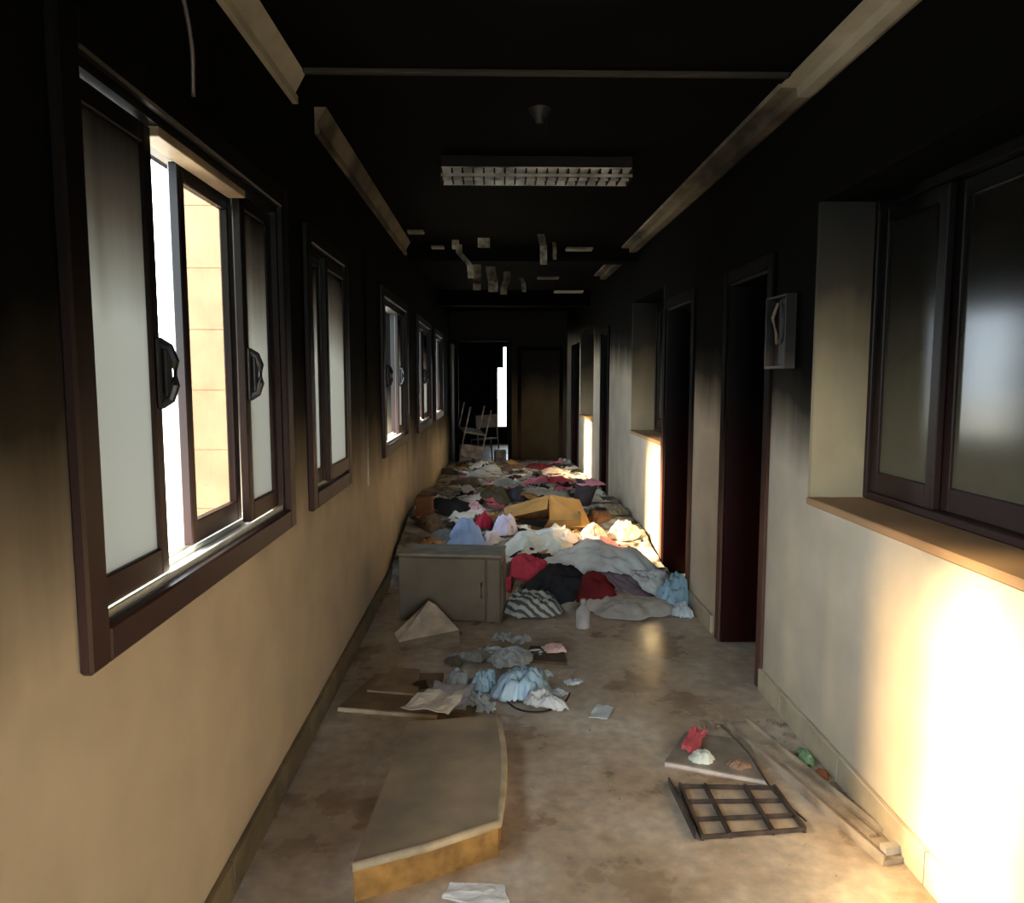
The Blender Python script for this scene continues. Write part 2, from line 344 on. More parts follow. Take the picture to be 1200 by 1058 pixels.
def door_right(n, y0, y1, zt, label, leaf=True):
    root = empty('door_%d' % n, (XR, y0, 0), label, 'door', kind='structure')
    x0, x1 = XR-.004, XR+TR+.01
    obj('jamb', BM(((x0, y1-.03, 0), (x1, y1, zt)), ((x0, y0, 0), (x1, y0+.03, zt)), ((x0, y0+.03, zt-.03), (x1, y1-.03, zt)), bev=.003), JAMB, root)
    obj('casing', BM(((XR-.018, y1-.012, 0), (XR-.001, y1+.06, zt+.06)), ((XR-.018, y0-.06, 0), (XR-.001, y0+.012, zt+.06)), ((XR-.018, y0+.012, zt-.012), (XR-.001, y1-.012, zt+.06)), bev=.004), EDGE, root)
    if leaf:   # leaf swung open into the room, hinged on the far jamb
        L = y1-y0-.07
        lf = obj('door_leaf', BM(((x1+.004, y1+.005, .01), (x1+.004+L, y1+.045, zt-.035)), bev=.003), JAMB, root)
        bm = BM(((x1+.1, y1-.0, .25), (x1+L-.1, y1+.008, .95)), ((x1+.1, y1-.0, 1.1), (x1+L-.1, y1+.008, zt-.2)), bev=.003)
        obj('raised_panel', bm, JAMB, lf)
        bm = bmesh.new(); tube(bm, [(x1+L-.06, y1+.006, 1.02), (x1+L-.06, y1-.04, 1.02), (x1+L-.17, y1-.04, 1.02)], .009)
        obj('door_handle', bm, ALU, lf)
    return root
door_right(1, *DOORS[0][:2], 2.15, 'nearest dark maroon doorway on the right wall')
door_right(2, *DOORS[1][:2], 2.15, 'second dark doorway on the right wall, past the narrow pier')
door_right(3, *DOORS[2][:2], 2.15, 'third dark doorway on the right wall, between the recessed windows')
door_right(4, *DOORS[3][:2], 2.1, 'last doorway on the right wall beside the end wall')
# end opening frame + leaf, far slit door
root = empty('door_5', (-.72, YE, 0), 'dark opening in the end wall with bright gap beyond', 'door', kind='structure')
obj('jamb', BM(((-.76, YE-.02, 0), (-.69, YE+.16, 2.33)), ((.25, YE-.02, 0), (.32, YE+.16, 2.33)), ((-.69, YE-.02, 2.27), (.25, YE+.16, 2.33)), bev=.004), BLACK, root)
lf = obj('door_leaf', BM(((-.80, YE-.78, .01), (-.76, YE-.03, 2.2)), bev=.004), mat('sooted_olive_door', (66, 58, 40), rough=.6), root)
root = empty('door_6', (.35, YE, 0), 'brown panelled door in the end wall, right side', 'door', kind='structure')
obj('door_leaf', BM(((.50, YE-.035, 0), (1.22, YE-.002, 2.1)), bev=.004), ENDW, root)
obj('casing', BM(((.43, YE-.05, 0), (.5, YE-.001, 2.17)), ((1.22, YE-.05, 0), (1.29, YE-.001, 2.17)), ((.5, YE-.05, 2.1), (1.22, YE-.001, 2.17)), bev=.004), EDGE, root)
root = empty('door_7', (.05, 18, 0), 'bright gap of the outer door beyond the end wall', 'door', kind='structure')
obj('jamb', BM(((.03, 17.96, 0), (.07, 18.16, 2.34)), ((.27, 17.96, 0), (.31, 18.16, 2.34)), bev=.003), BLACK, root)
obj('door_leaf', BM(((.05, 18.05, 1.82), (.21, 18.09, 2.32)), ((.07, 18.05, 0), (.27, 18.09, .42)), bev=.003), BLACK, root)

# outside: stone clad pier seen through the open window
pier = empty('stone_clad_pier', (-2.6, 7.5, -.2), 'peach stone clad pier standing outside the nearest left window', 'pier')
PX0, PX1, PY0, PY1 = -2.95, -2.28, 7.1, 7.95
obj('core', BM(((PX0+.02, PY0+.02, -.2), (PX1-.02, PY1-.02, 5.4))), mat('pale_joint_mortar', (190, 160, 124)), pier)
zz = -.2; k = 0
while zz < 5.0:
    e = zz+.56; xm = PX0+(.16 if k % 2 else .5)
    for (a, b) in [((PX0, PY0, zz+.002), (PX1, PY0+.03, e-.002))]:
        obj('stone_block', BM((a, b), bev=.004), STONE, pier)
    for x in (PX0, PX1-.02):
        obj('stone_block', BM(((x, PY0+.034, zz+.004), (x+.02, PY1, e-.004)), bev=.004), STONE, pier)
    zz = e; k += 1

# ------------------------------------------------------------------ ceiling fittings
def louver_light(name, x0, x1, y0, y1, z, ncell, label, tilt=0, m=LOUVER):
    root = empty(name, ((x0+x1)/2, (y0+y1)/2, z), label, 'ceiling light')
    cx, cy = (x0+x1)/2, (y0+y1)/2; w, d = (x1-x0)/2, (y1-y0)/2
    root['_w'] = [0, 0, 0]
    def o(n, bm, mm, p=root): return obj(n, bm, mm, p)
    hz = ZC-z if tilt == 0 else .09
    o('housing', BM(((-w, -d, .034), (w, d, hz)), bev=.004), BLACK)
    o('reflector', BM(((-w+.003, -d+.003, .029), (w-.003, d-.003, .033))), mat('dulled_reflector', (210, 206, 200), rough=.4, metal=.2, var=.6, scale=4))
    o('side_reflector', BM(((-w, -d-.004, -.02), (w, -d+.004, -.004)), ((-w, d-.004, -.02), (w, d+.004, .028)), bev=.001), m)
    for i in range(ncell+1):
        xx = -w+i*2*w/ncell
        o('louver_blade', BM(((xx-.004, -d+.005, -.018), (xx+.004, d-.005, .028))), BLACK)
    o('centre_rib', BM(((-w, -.003, -.016), (w, .003, .0))), m)
    if tilt: root.rotation_euler = tilt
    root['_w'] = list(root.location)
    return root
louver_light('ceiling_light', -.30, .78, 4.36, 4.56, 2.745, 18, 'louvred strip light across the black ceiling, nearest and intact')
# smoke detector
d = empty('smoke_detector', (.21, 3.62, ZC), 'blackened round detector hanging from the ceiling before the strip light', 'smoke detector')
bm = bmesh.new(); bmesh.ops.create_cone(bm, cap_ends=True, segments=24, radius1=.035, radius2=.052, depth=.03, matrix=Matrix.Translation((.21, 3.62, ZC-.016)))
obj('base', bm, mat('smoked_plastic', (22, 20, 19), rough=.6), d)
bm = bmesh.new(); bmesh.ops.create_cone(bm, cap_ends=True, segments=20, radius1=.018, radius2=.03, depth=.03, matrix=Matrix.Translation((.21, 3.62, ZC-.046)))
obj('sensor_cap', bm, MATS['smoked_plastic'], d)
bm = bmesh.new(); tube(bm, [(.235, 3.62, ZC-.03), (.25, 3.62, ZC-.09), (.235, 3.62, ZC-.13)], .003, 6); obj('wire', bm, BLACK, d)

def ray(px, py):
    x, y = (px-600)/880, (py-529)/880
    Y = math.cos(PITCH)-y*math.sin(PITCH); Z = -math.sin(PITCH)-y*math.cos(PITCH)
    return Vector((x*math.cos(YAW)+Y*math.sin(YAW), -x*math.sin(YAW)+Y*math.cos(YAW), Z))
def atY(px, py, Y):
    r = ray(px, py); return Vector((0, 0, H))+r*(Y/r.y)
def atZ(px, py, z=0):
    r = ray(px, py); return Vector((0, 0, H))+r*((z-H)/r.z)

ASHG = mat('ash_grey_metal', (120, 114, 100), rough=.5, col2=(40, 36, 32), scale=12)
def strip(pts, w, m, name, label, group=None, th=.004, cat='ceiling debris'):
    """a bent metal or plaster strip hanging down, pts along its middle"""
    bm = bmesh.new(); L = []
    for p in pts:
        p = Vector(p)
        L.append([bm.verts.new(p+Vector((dx*w/2, dy, 0))) for dx, dy in ((-1, -th), (1, -th), (1, th), (-1, th))])
    for a, b in zip(L, L[1:]):
        for k in range(4): bm.faces.new((a[k], a[(k+1) % 4], b[(k+1) % 4], b[k]))
    bm.faces.new(L[0]); bm.faces.new(L[-1][::-1])
    return tag(obj(name, bm, m, origin=pts[0]), label, cat, group)
def hang(px, py0, py1, Y, wpx, name, label, bend=0, m=ASHG):
    a, b = atY(px, py0, Y), atY(px+bend, py1, Y); top = Vector((a.x, Y, ZC)) if a.z < ZC else a
    mid = (a+b)/2+Vector((bend/880*Y*.4, -.03, 0))
    strip([top, a+Vector((0, -.01, 0)), mid, b], wpx/880*Y, m, name, label)
hang(567, 262, 290, 6.9, 14, 'hanging_plate', 'ash grey plate hanging left of centre below the ceiling')
hang(632, 268, 310, 6.7, 8, 'hanging_strip', 'curled pale strip hanging right of centre from the ceiling', bend=5)
hang(532, 272, 292, 7.0, 8, 'hanging_strip', 'short pale strip hanging beside the ash grey plate', bend=2)
hang(648, 278, 304, 7.1, 4, 'hanging_wire', 'thin wire hanging beside the curled strip', bend=2)
hang(538, 296, 326, 7.2, 7, 'hanging_strip', 'twisted strip hanging under the first beam, left', bend=14)
hang(575, 318, 342, 8.6, 11, 'hanging_plate', 'pale ragged plate hanging behind the first beam', bend=3)
hang(594, 328, 345, 9.0, 8, 'hanging_strip', 'short bent strip beside the pale ragged plate', bend=-4)
hang(608, 322, 342, 9.6, 5, 'hanging_wire', 'wire loop end hanging past the first beam, centre', bend=6)
hang(559, 326, 340, 8.4, 9, 'hanging_plate', 'small plate hanging left of the pale ragged plate')
def cboard(px0, px1, py, Y, label, dep=.25, m=ASHG):
    a, b = atY(px0, py, Y), atY(px1, py, Y)
    r = empty('ceiling_tile', ((a.x+b.x)/2, Y, a.z), label, 'ceiling tile')
    obj('board', BM(((a.x, Y, a.z), (b.x, Y+dep, a.z+.02)), bev=.003), m, r)
    bm = bmesh.new()
    for x in (a.x+.02, b.x-.02): tube(bm, [(x, Y+dep/2, a.z+.01), (x, Y+dep/2, ZC)], .002, 5)
    obj('hanger_wire', bm, BLACK, r)
cboard(477, 496, 272, 6.2, 'small grey ceiling board at the end of the left cornice', .1)
cboard(505, 520, 290, 6.9, 'grey scrap of ceiling board between cornice and hanging strips', .1)
cboard(664, 695, 292, 6.8, 'grey ceiling board hanging near the right cornice end', .12)
cboard(650, 684, 342, 9.4, 'lowest bright edged ceiling board hanging over the debris', .16, mat('pale_ceiling_board', (170, 164, 146), rough=.5))
cboard(630, 655, 326, 8.9, 'dull ceiling board just above the lowest one', .12)
# cables
def cable(pts, r, label, m=HANDLE, name='cable', cat='cable'):
    # smooth through the points
    P = [Vector(p) for p in pts]; out = []
    for i in range(len(P)-1):
        a, b, c, d_ = P[max(i-1, 0)], P[i], P[i+1], P[min(i+2, len(P)-1)]
        for k in range(6):
            t = k/6; out.append(.5*((2*b)+(c-a)*t+(2*a-5*b+4*c-d_)*t*t+(3*b-a-3*c+d_)*t**3))
    out.append(P[-1]); bm = bmesh.new(); tube(bm, out, r, 7)
    return tag(obj(name, bm, m, origin=P[0], smooth=True), label, cat)
cable([(XL+.01, 1.95, 2.72), (XL+.04, 2.0, 2.6), (XL+.03, 2.1, 2.48), (XL+.01, 2.15, 2.36)], .006, 'scorched cable drooping above the nearest left window', mat('scorched_cable', (70, 64, 66), rough=.4))
struct('conduit', BM(((XL, 4.86, .9), (XL+.012, 4.885, 2.4)), bev=.003), WALL, 'thin wall conduit between left windows', 'conduit')

# wall box on the right
wb = empty('wall_box', (XR, 3.55, 1.8), 'charred open wall box between the maroon doorway and recessed window', 'wall box')
WBM = sooty('charred_box_metal', (120, 106, 94), 1.66, 0, .35, .3, rough=.5)
obj('backplate', BM(((XR-.006, 3.42, 1.64), (XR-.001, 3.68, 1.98)), bev=.001), WBM, wb)
obj('rim', ring(3.42, 3.68, 1.64, 1.98, XR-.05, XR-.006, .012, .014, .012, .002), WBM, wb)
bm = bmesh.new(); tube(bm, [(XR-.02, 3.6, 1.95), (XR-.045, 3.6, 1.88), (XR-.03, 3.58, 1.8), (XR-.02, 3.6, 1.76)], .008); obj('loose_wire', bm, mat('bare_wire', (120, 112, 90), rough=.4), wb)

# ------------------------------------------------------------------ rubble heap
def mound(x, y):
    """height of the rubble layer at (x, y)"""
    def sm(a, b, v):
        t = max(0, min(1, (v-a)/(b-a))); return t*t*(3-2*t)
    front = 5.05 if x > .12 else 5.45
    front += .12*math.sin(x*7)
    h = sm(front, front+.35, y)*.13 + sm(5.9, 7.2, y)*.12 - sm(8.2, 10.5, y)*.12
    h += .05*noise.noise((x*2.2, y*1.3, 3))*sm(front, front+.6, y)
    h += .10*sm(-.3, -.75, x)*sm(5.5, 6.2, y)*(1-sm(8, 10, y))
    h *= 1-.6*sm(12.5, 14.2, y)
    return max(h, 0)
bm = bmesh.new(); nx, ny = 56, 220; G = []
for j in range(ny+1):
    y = 4.9+j*(13.9-4.9)/ny; row = []
    for i in range(nx+1):
        x = -.80+i*(1.34+.80)/nx
        hh = mound(x, y)
        if hh > .005: hh += .025*noise.noise((x*9, y*9, 0))+.015*noise.noise((x*22, y*22, 5))
        row.append(bm.verts.new((x, y, max(hh, 0)-.004 if hh <= .005 else hh)))
    G.append(row)
for j in range(ny):
    for i in range(nx):
        q = (G[j][i], G[j][i+1], G[j+1][i+1], G[j+1][i])
        if max(v.co.z for v in q) > .004: bm.faces.new(q)
for v in [v for v in bm.verts if not v.link_faces]: bm.verts.remove(v)
RUB = mat('ash_rubble', (206, 198, 184), rough=.85, col2=(66, 58, 50), scale=7, bump=.6)
tag(obj('rubble_heap', bm, RUB, origin=(0, 6, 0)), 'grey brown ash and rubble layer covering the far corridor floor', 'rubble', kind='stuff')

def hit(px, py):
    r = ray(px, py); p = Vector((0, 0, H)); t = 2.0
    while t < 20:
        q = p+r*t
        if q.z <= mound(q.x, q.y): return q
        t += .02
    return atZ(px, py)
def clothmat(rgb, rough=.75, sheer=False):
    k = 'cloth_%d_%d_%d' % rgb
    rgb = tuple(min(245, int(v*1.07+4)) for v in rgb)
    return mat(k, rgb, rough=rough, var=.16, scale=6, bump=.25)
CL = 0
def crumple(px, py, wpx, hpx, rgb, name, label, cat, deep=.75, peak=(0, 0), fold=1.0, rough=.75, group=None, seed=None, p=None, dims=None, yaw=None, n=32, m=None, on=True):
    """a heaped, folded cloth, bag or sheet: centre-front pixel px,py, width and height as seen"""
    global CL
    CL += 1; sd = seed if seed is not None else CL*7.31
    p = p or hit(px, py); Y = max(p.y, 1)
    if dims: sx, sy, h = dims
    else: sx = wpx/880*Y/2; sy = sx*deep; h = hpx/880*Y
    cen = Vector((p.x, p.y+sy*.55, 0)); yaw = random.Random(int(sd*10)).uniform(-.5, .5) if yaw is None else yaw
    base_h = mound(cen.x, cen.y) if on else 0
    bm = bmesh.new(); G = []; ca, sa = math.cos(yaw), math.sin(yaw)
    for j in range(n+1):
        row = []
        for i in range(n+1):
            u, v = 2*i/n-1, 2*j/n-1
            # square to disc, then irregular outline
            uu, vv = u*math.sqrt(1-v*v/2), v*math.sqrt(1-u*u/2)
            a = math.atan2(vv, uu); r = math.hypot(uu, vv)
            k = 1+.28*noise.noise((math.cos(a)*1.3+sd, math.sin(a)*1.3, sd))+.12*noise.noise((math.cos(a)*4+sd, math.sin(a)*4, sd))
            x, y = uu*k, vv*k
            d = math.hypot(x-peak[0]*.6, y-peak[1]*.6)
            env = max(0, 1-r**2.4)
            f1 = noise.noise((x*1.7+sd, y*1.7, sd*.5)); f2 = 1-abs(noise.noise((x*3.2+f1+sd, y*3.2, sd)))*2.2; f3 = 1-abs(noise.noise((x*7+f1*2, y*7+sd, sd)))*2
            if peak != (0, 0): env *= max(.15, 1-d*.8)*1.4
            z = h*.68*env*(.8+.4*f1+.16*fold*f2)+.018*fold*f3*min(1, env*2)*min(1, h*6)
            lx, ly = x*sx+.02*f1, y*sy
            gx, gy = cen.x+lx*ca-ly*sa, cen.y+lx*sa+ly*ca
            gx = min(max(gx, XL+.03), XR-.03)
            b = mound(gx, gy) if on else 0
            row.append(bm.verts.new((gx, gy, b+.006+max(z, 0)+.01*(1-env)*fold*abs(f2)*(1 if h > .02 else .2))))
        G.append(row)
    for j in range(n):
        for i in range(n): bm.faces.new((G[j][i], G[j][i+1], G[j+1][i+1], G[j+1][i]))
    o = obj(name, bm, m or clothmat(rgb, rough), origin=(cen.x, cen.y, base_h), smooth=True)
    sol = o.modifiers.new('thickness', 'SOLIDIFY'); sol.thickness = .004; sol.offset = -1
    return tag(o, label, cat, group)

PILE = [
 (545, 642, 62, 40, (150, 178, 226), 'cloth', 'light blue cloth heaped behind the top of the grey cabinet', 'cloth', dict(peak=(.2, 0))),
 (556, 606, 30, 24, (226, 178, 186), 'cloth', 'pale pink cloth peaking behind the light blue cloth', 'cloth', {}),
 (566, 620, 22, 26, (176, 34, 62), 'cloth', 'crimson cloth between light blue and lilac cloths', 'cloth', {}),
 (592, 628, 34, 40, (206, 200, 232), 'sheet', 'lilac white sheet left of the open cardboard carton', 'sheet', {}),
 (632, 655, 96, 36, (214, 220, 214), 'sheet', 'wide white sheet spread in front of the open carton', 'sheet', {}),
 (705, 678, 150, 46, (212, 216, 214), 'sheet', 'largest pale sheet, below the pink and red cloths', 'sheet', {}),
 (617, 676, 66, 24, (206, 62, 84), 'cloth', 'rose red cloth beside the right edge of the cabinet', 'cloth', {}),
 (742, 668, 50, 36, (222, 30, 40), 'cloth', 'bright red cloth against the sunlit right wall', 'cloth', dict(peak=(-.2, 0))),
 (705, 648, 62, 22, (236, 140, 156), 'cloth', 'salmon pink cloth left of the bright red cloth', 'cloth', {}),
 (696, 634, 34, 24, (228, 210, 188), 'cloth', 'cream bundle left of its twin above the red cloth', 'cloth bundle', {}),
 (732, 634, 38, 26, (236, 214, 186), 'cloth', 'cream bundle by the wall directly above the bright red cloth', 'cloth bundle', {}),
 (655, 702, 78, 36, (24, 24, 30), 'cloth', 'black cloth bunched in the middle of the heap', 'cloth', {}),
 (703, 710, 58, 40, (100, 8, 16), 'bag', 'dark red bag at the front of the heap', 'bag', dict(fold=.5)),
 (735, 712, 90, 24, (128, 112, 122), 'cloth', 'dull mauve cloth right of the dark red bag', 'cloth', {}),
 (742, 722, 120, 26, (176, 170, 160), 'sack', 'grey white sack along the front edge of the heap', 'sack', dict(fold=.6)),
 (792, 715, 52, 48, (150, 186, 204), 'plastic_bag', 'pale blue plastic bag against the doorway pier', 'plastic bag', dict(rough=.25, fold=1.4)),
 (800, 724, 26, 22, (196, 204, 208), 'plastic_bag', 'small whitish plastic bag in front of the pale blue one', 'plastic bag', dict(rough=.3, fold=1.3)),
 (622, 722, 74, 34, (168, 166, 156), 'cloth', 'grey and dark striped cloth beside the cabinet at the front of the heap', 'cloth', dict(fold=1.5, m=striped())),
 (530, 606, 64, 26, (26, 24, 26), 'cloth', 'black cloth heaped near the left wall', 'cloth', {}),
 (505, 622, 40, 18, (104, 82, 58), 'cloth', 'brown rag by the left wall behind the cabinet', 'rag', {}),
 (578, 592, 48, 26, (92, 84, 64), 'sack', 'olive sack behind the pink cloth', 'sack', dict(fold=.6)),
 (604, 586, 26, 18, (70, 72, 84), 'cloth', 'slate grey cloth right of the olive sack', 'cloth', {}),
 (594, 572, 46, 14, (206, 208, 198), 'sheet', 'white sheet in the distance right of the olive sack', 'sheet', {}),
 (640, 586, 60, 14, (198, 190, 172), 'sheet', 'cream sheet beyond the open cardboard carton', 'sheet', {}),
 (632, 566, 40, 10, (216, 120, 134), 'cloth', 'faded pink cloth in the distance at mid corridor', 'cloth', {}),
 (657, 568, 40, 10, (200, 66, 84), 'cloth', 'red cloth in the distance left of the grey bin', 'cloth', {}),
 (545, 572, 44, 16, (120, 112, 96), 'sack', 'grey sack in the distance near the left wall', 'sack', {}),
 (562, 560, 34, 10, (170, 166, 154), 'sheet', 'dusty sheet in the distance left of centre', 'sheet', {}),
 (632, 550, 36, 9, (110, 30, 30), 'cloth', 'dark red cloth before the end wall', 'cloth', {}),
 (600, 552, 30, 8, (100, 70, 52), 'cloth', 'brown cloth before the end opening', 'cloth', {}),
 (525, 556, 26, 10, (96, 88, 78), 'rag', 'grey rag at the foot of the last left window', 'rag', {}),
 (722, 604, 40, 16, (128, 118, 100), 'rag', 'grey brown rag beside the third doorway', 'rag', {}),
 (700, 612, 36, 14, (120, 82, 52), 'rag', 'rust brown rag right of the open carton', 'rag', {}),
 (672, 604, 26, 14, (150, 140, 120), 'rag', 'dusty rag behind the open carton', 'rag', {}),
 (650, 640, 60, 22, (222, 226, 226), 'sheet', 'white sheet tucked right below the carton flap', 'sheet', {}),
 (668, 664, 50, 26, (226, 222, 226), 'sheet', 'bright white sheet left of the salmon pink cloth', 'sheet', {}),
 (760, 700, 60, 26, (206, 210, 206), 'sheet', 'pale sheet at the right end below the bright red cloth', 'sheet', {}),
 (575, 640, 24, 20, (220, 206, 214), 'paper', 'pale pink paper between crimson cloth and cabinet top', 'paper', {}),
 (522, 636, 34, 16, (116, 124, 128), 'rag', 'blue grey rag behind the left end of the cabinet', 'rag', {}),
 (610, 606, 30, 14, (226, 218, 204), 'paper', 'cream paper left of the open carton flap', 'paper', {}),
 (688, 588, 40, 14, (206, 204, 196), 'sheet', 'dusty white sheet in front of the grey bin', 'sheet', {}),
 (575, 552, 30, 8, (176, 172, 166), 'rag', 'light grey rag before the upturned chairs', 'rag', {}),
 (650, 555, 40, 8, (170, 150, 140), 'rag', 'dusty rose rag before the end door', 'rag', {}),
]
for q in PILE:
    crumple(*q[:8], **q[8])

# long thin white roll and stripes: a striped cloth (dark lines are a pattern in its colour)
# white bottle standing at the front of the heap
def bottle(p, h, r, label, m):
    t = empty('bottle', p, label, 'bottle')
    bm = bmesh.new(); prof = [(r*.9, 0), (r, .03*h), (r, .55*h), (r*.8, .66*h), (r*.35, .78*h), (r*.33, .86*h)]; pv = None; n = 18
    for rr, z in prof:
        ring_ = [bm.verts.new((p.x+rr*math.cos(k*6.2832/n), p.y+rr*math.sin(k*6.2832/n), p.z+z)) for k in range(n)]
        if pv:
            for k in range(n): bm.faces.new((pv[k], pv[(k+1) % n], ring_[(k+1) % n], ring_[k]))
        else: bm.faces.new(ring_[::-1])
        pv = ring_
    bm.faces.new(pv); obj('bottle_body', bm, m, t, smooth=True)
    bm = bmesh.new(); bmesh.ops.create_cone(bm, cap_ends=True, segments=16, radius1=r*.42, radius2=r*.4, depth=h*.14, matrix=Matrix.Translation((p.x, p.y, p.z+h*.92)))
    obj('cap', bm, m, t)
bottle(atZ(683, 735, 0)+Vector((0, 0, .0)), .19, .045, 'white plastic bottle standing before the dark red bag', mat('dull_white_plastic', (206, 200, 196), rough=.4))

# open cardboard carton lying in the heap
def carton():
    a = hit(640, 624); Y = a.y; s = Y/880; z = mound(a.x, Y+.1)+.01
    t = empty('cardboard_carton', (a.x, Y, z), 'open tan cardboard carton, flaps up, in the middle of the heap', 'carton')
    CB = mat('tan_cardboard', (206, 160, 96), rough=.8, var=.2, scale=4); CI = mat('cardboard_inside', (150, 116, 70), rough=.85)
    X = a.x; w1 = 42*s; d = .34; hb = 18*s
    obj('carton_body', BM(((X-w1, Y, z), (X+w1, Y+.012, z+hb*.6)), ((X-w1, Y+d, z), (X+w1, Y+d+.012, z+hb)), ((X-w1, Y+.012, z), (X-w1+.012, Y+d, z+hb)), ((X+w1-.012, Y+.012, z), (X+w1, Y+d, z+hb)), ((X-w1+.012, Y+.012, z), (X+w1-.012, Y+d, z+.012))), CI, t)
    def flap(pts, nm='flap', m=CB):
        bm = bmesh.new(); th = Vector((0, .008, .008))
        A = [bm.verts.new(Vector(p)) for p in pts]; B = [bm.verts.new(Vector(p)+th) for p in pts]; n = len(pts)
        bm.faces.new(A); bm.faces.new(B[::-1])
        for i in range(n): bm.faces.new((A[i], A[(i+1) % n], B[(i+1) % n], B[i]))
        return obj(nm, bm, m, t)
    top = z+34*s
    flap([(X-w1-6*s, Y-.02, z+14*s), (X+2*s, Y+.1, z+22*s), (X+6*s, Y+.3, top), (X-w1-8*s, Y+.3, z+18*s)])
    flap([(X+4*s, Y+.02, z+4*s), (X+w1+12*s, Y-.02, z+2*s), (X+w1+2*s, Y+.3, z+28*s), (X+6*s, Y+.3, top)])
    flap([(X-w1, Y-.005, z+10*s), (X-4*s, Y-.07, z+3*s), (X+2*s, Y-.01, z+10*s)], m=BLACK)  # black sheet standing in for the shade inside the carton, not a real flap
carton()
# grey bin with pink cloth over it
a = hit(686, 594); s = a.y/880; z = mound(a.x, a.y)
b_ = empty('waste_bin', (a.x, a.y, z), 'dark grey bin leaning by the sunlit stretch of right wall', 'bin')
bm = bmesh.new(); rr = 13*s; M0 = Matrix.Translation((a.x, a.y+.1, z+14*s)) @ Matrix.Rotation(.25, 4, 'Y')
bmesh.ops.create_cone(bm, cap_ends=True, segments=20, radius1=rr*.8, radius2=rr, depth=28*s, matrix=M0)
obj('bin_body', bm, mat('dark_grey_plastic', (72, 66, 74), rough=.6), b_)
bm = bmesh.new(); bmesh.ops.create_cone(bm, cap_ends=True, segments=20, radius1=rr*1.08, radius2=rr*1.08, depth=.02, matrix=M0 @ Matrix.Translation((0, 0, 14*s)))
obj('rim', bm, MATS['dark_grey_plastic'], b_)
pk = crumple(672, 570, 30, 12, (226, 150, 170), 'cloth', 'dusty pink cloth draped over the top of the grey bin', 'cloth', p=Vector((a.x+.06, a.y+.0, 0)), dims=(rr*1.2, rr*1.1, .06))
for v in pk.data.vertices: v.co.z += 28*s-.02+.0
# brown wooden block by left wall
a = hit(497, 606); s = a.y/880
o = obj('wooden_block', BM(((a.x-10*s, a.y, mound(a.x, a.y)-.01), (a.x+10*s, a.y+.15, mound(a.x, a.y)+24*s)), bev=.008), mat('scorched_wood', (122, 74, 34), rough=.7, stretch=(1, 1, 6)), origin=(a.x, a.y, 0))
tag(o, 'scorched brown wooden block upright against the left wall', 'wood block')
# dark hose loop by the right wall
cable([hit(738, 628)+Vector((0, 0, .02)), atY(741, 612, 6.9), atY(746, 614, 6.9), atY(750, 626, 6.8), hit(752, 636)+Vector((0, 0, .02))], .012, 'black hose loop beside the cream bundle', name='hose', cat='hose')

# small loose scraps over the heap
SC = [('paper_scrap', (222, 220, 210), 'small crumpled paper scrap lying on the rubble heap', 'paper scraps on the rubble heap', 'paper scrap', 60),
      ('charred_scrap', (34, 30, 28), 'small charred black scrap lying on the rubble heap', 'charred scraps on the rubble heap', 'charred scrap', 30),
      ('cardboard_scrap', (172, 128, 78), 'small torn cardboard scrap lying on the rubble heap', 'cardboard scraps on the rubble heap', 'cardboard scrap', 20),
      ('pink_rag', (222, 118, 134), 'small pink rag lying on the rubble heap', 'pink rags on the rubble heap', 'rag', 12)]
rnd = random.Random(11)
for nm, rgb, lab, grp, cat, cnt in SC:
    protos = []
    for k in range(4):
        p0 = Vector((.3, 20+k, 0)); bm = bmesh.new(); n = 6; G = []
        for j in range(n+1):
            G.append([bm.verts.new((.07*(2*i/n-1)*(1+.3*noise.noise((i*.7, j*.7, k))), .05*(2*j/n-1)*(1+.3*noise.noise((i*.7, j*.7, k+9))), .01+.028*abs(noise.noise((i*.5+k*5, j*.5, 2))))) for i in range(n+1)])
        for j in range(n):
            for i in range(n): bm.faces.new((G[j][i], G[j][i+1], G[j+1][i+1], G[j+1][i]))
        me = bpy.data.meshes.new(nm); bmesh.ops.recalc_face_normals(bm, faces=bm.faces); bm.to_mesh(me); bm.free(); me.materials.append(clothmat(rgb)); protos.append(me)
    first = None
    for i in range(cnt):
        x = rnd.uniform(-.68, 1.2); y = 5.7+(rnd.random()**1.3)*7.2
        o = bpy.data.objects.new(nm, protos[i % 4]) if first is None else first.copy()
        if first is None: first = o
        o.data = protos[i % 4]; COL.objects.link(o)
        sc = rnd.uniform(.7, 2.3)
        o.location = (x, y, mound(x, y)+.015); o.rotation_euler = (rnd.uniform(-.3, .3), rnd.uniform(-.3, .3), rnd.uniform(0, 6.28)); o.scale = (sc, sc, sc*1.4)
        tag(o, lab, cat, grp)

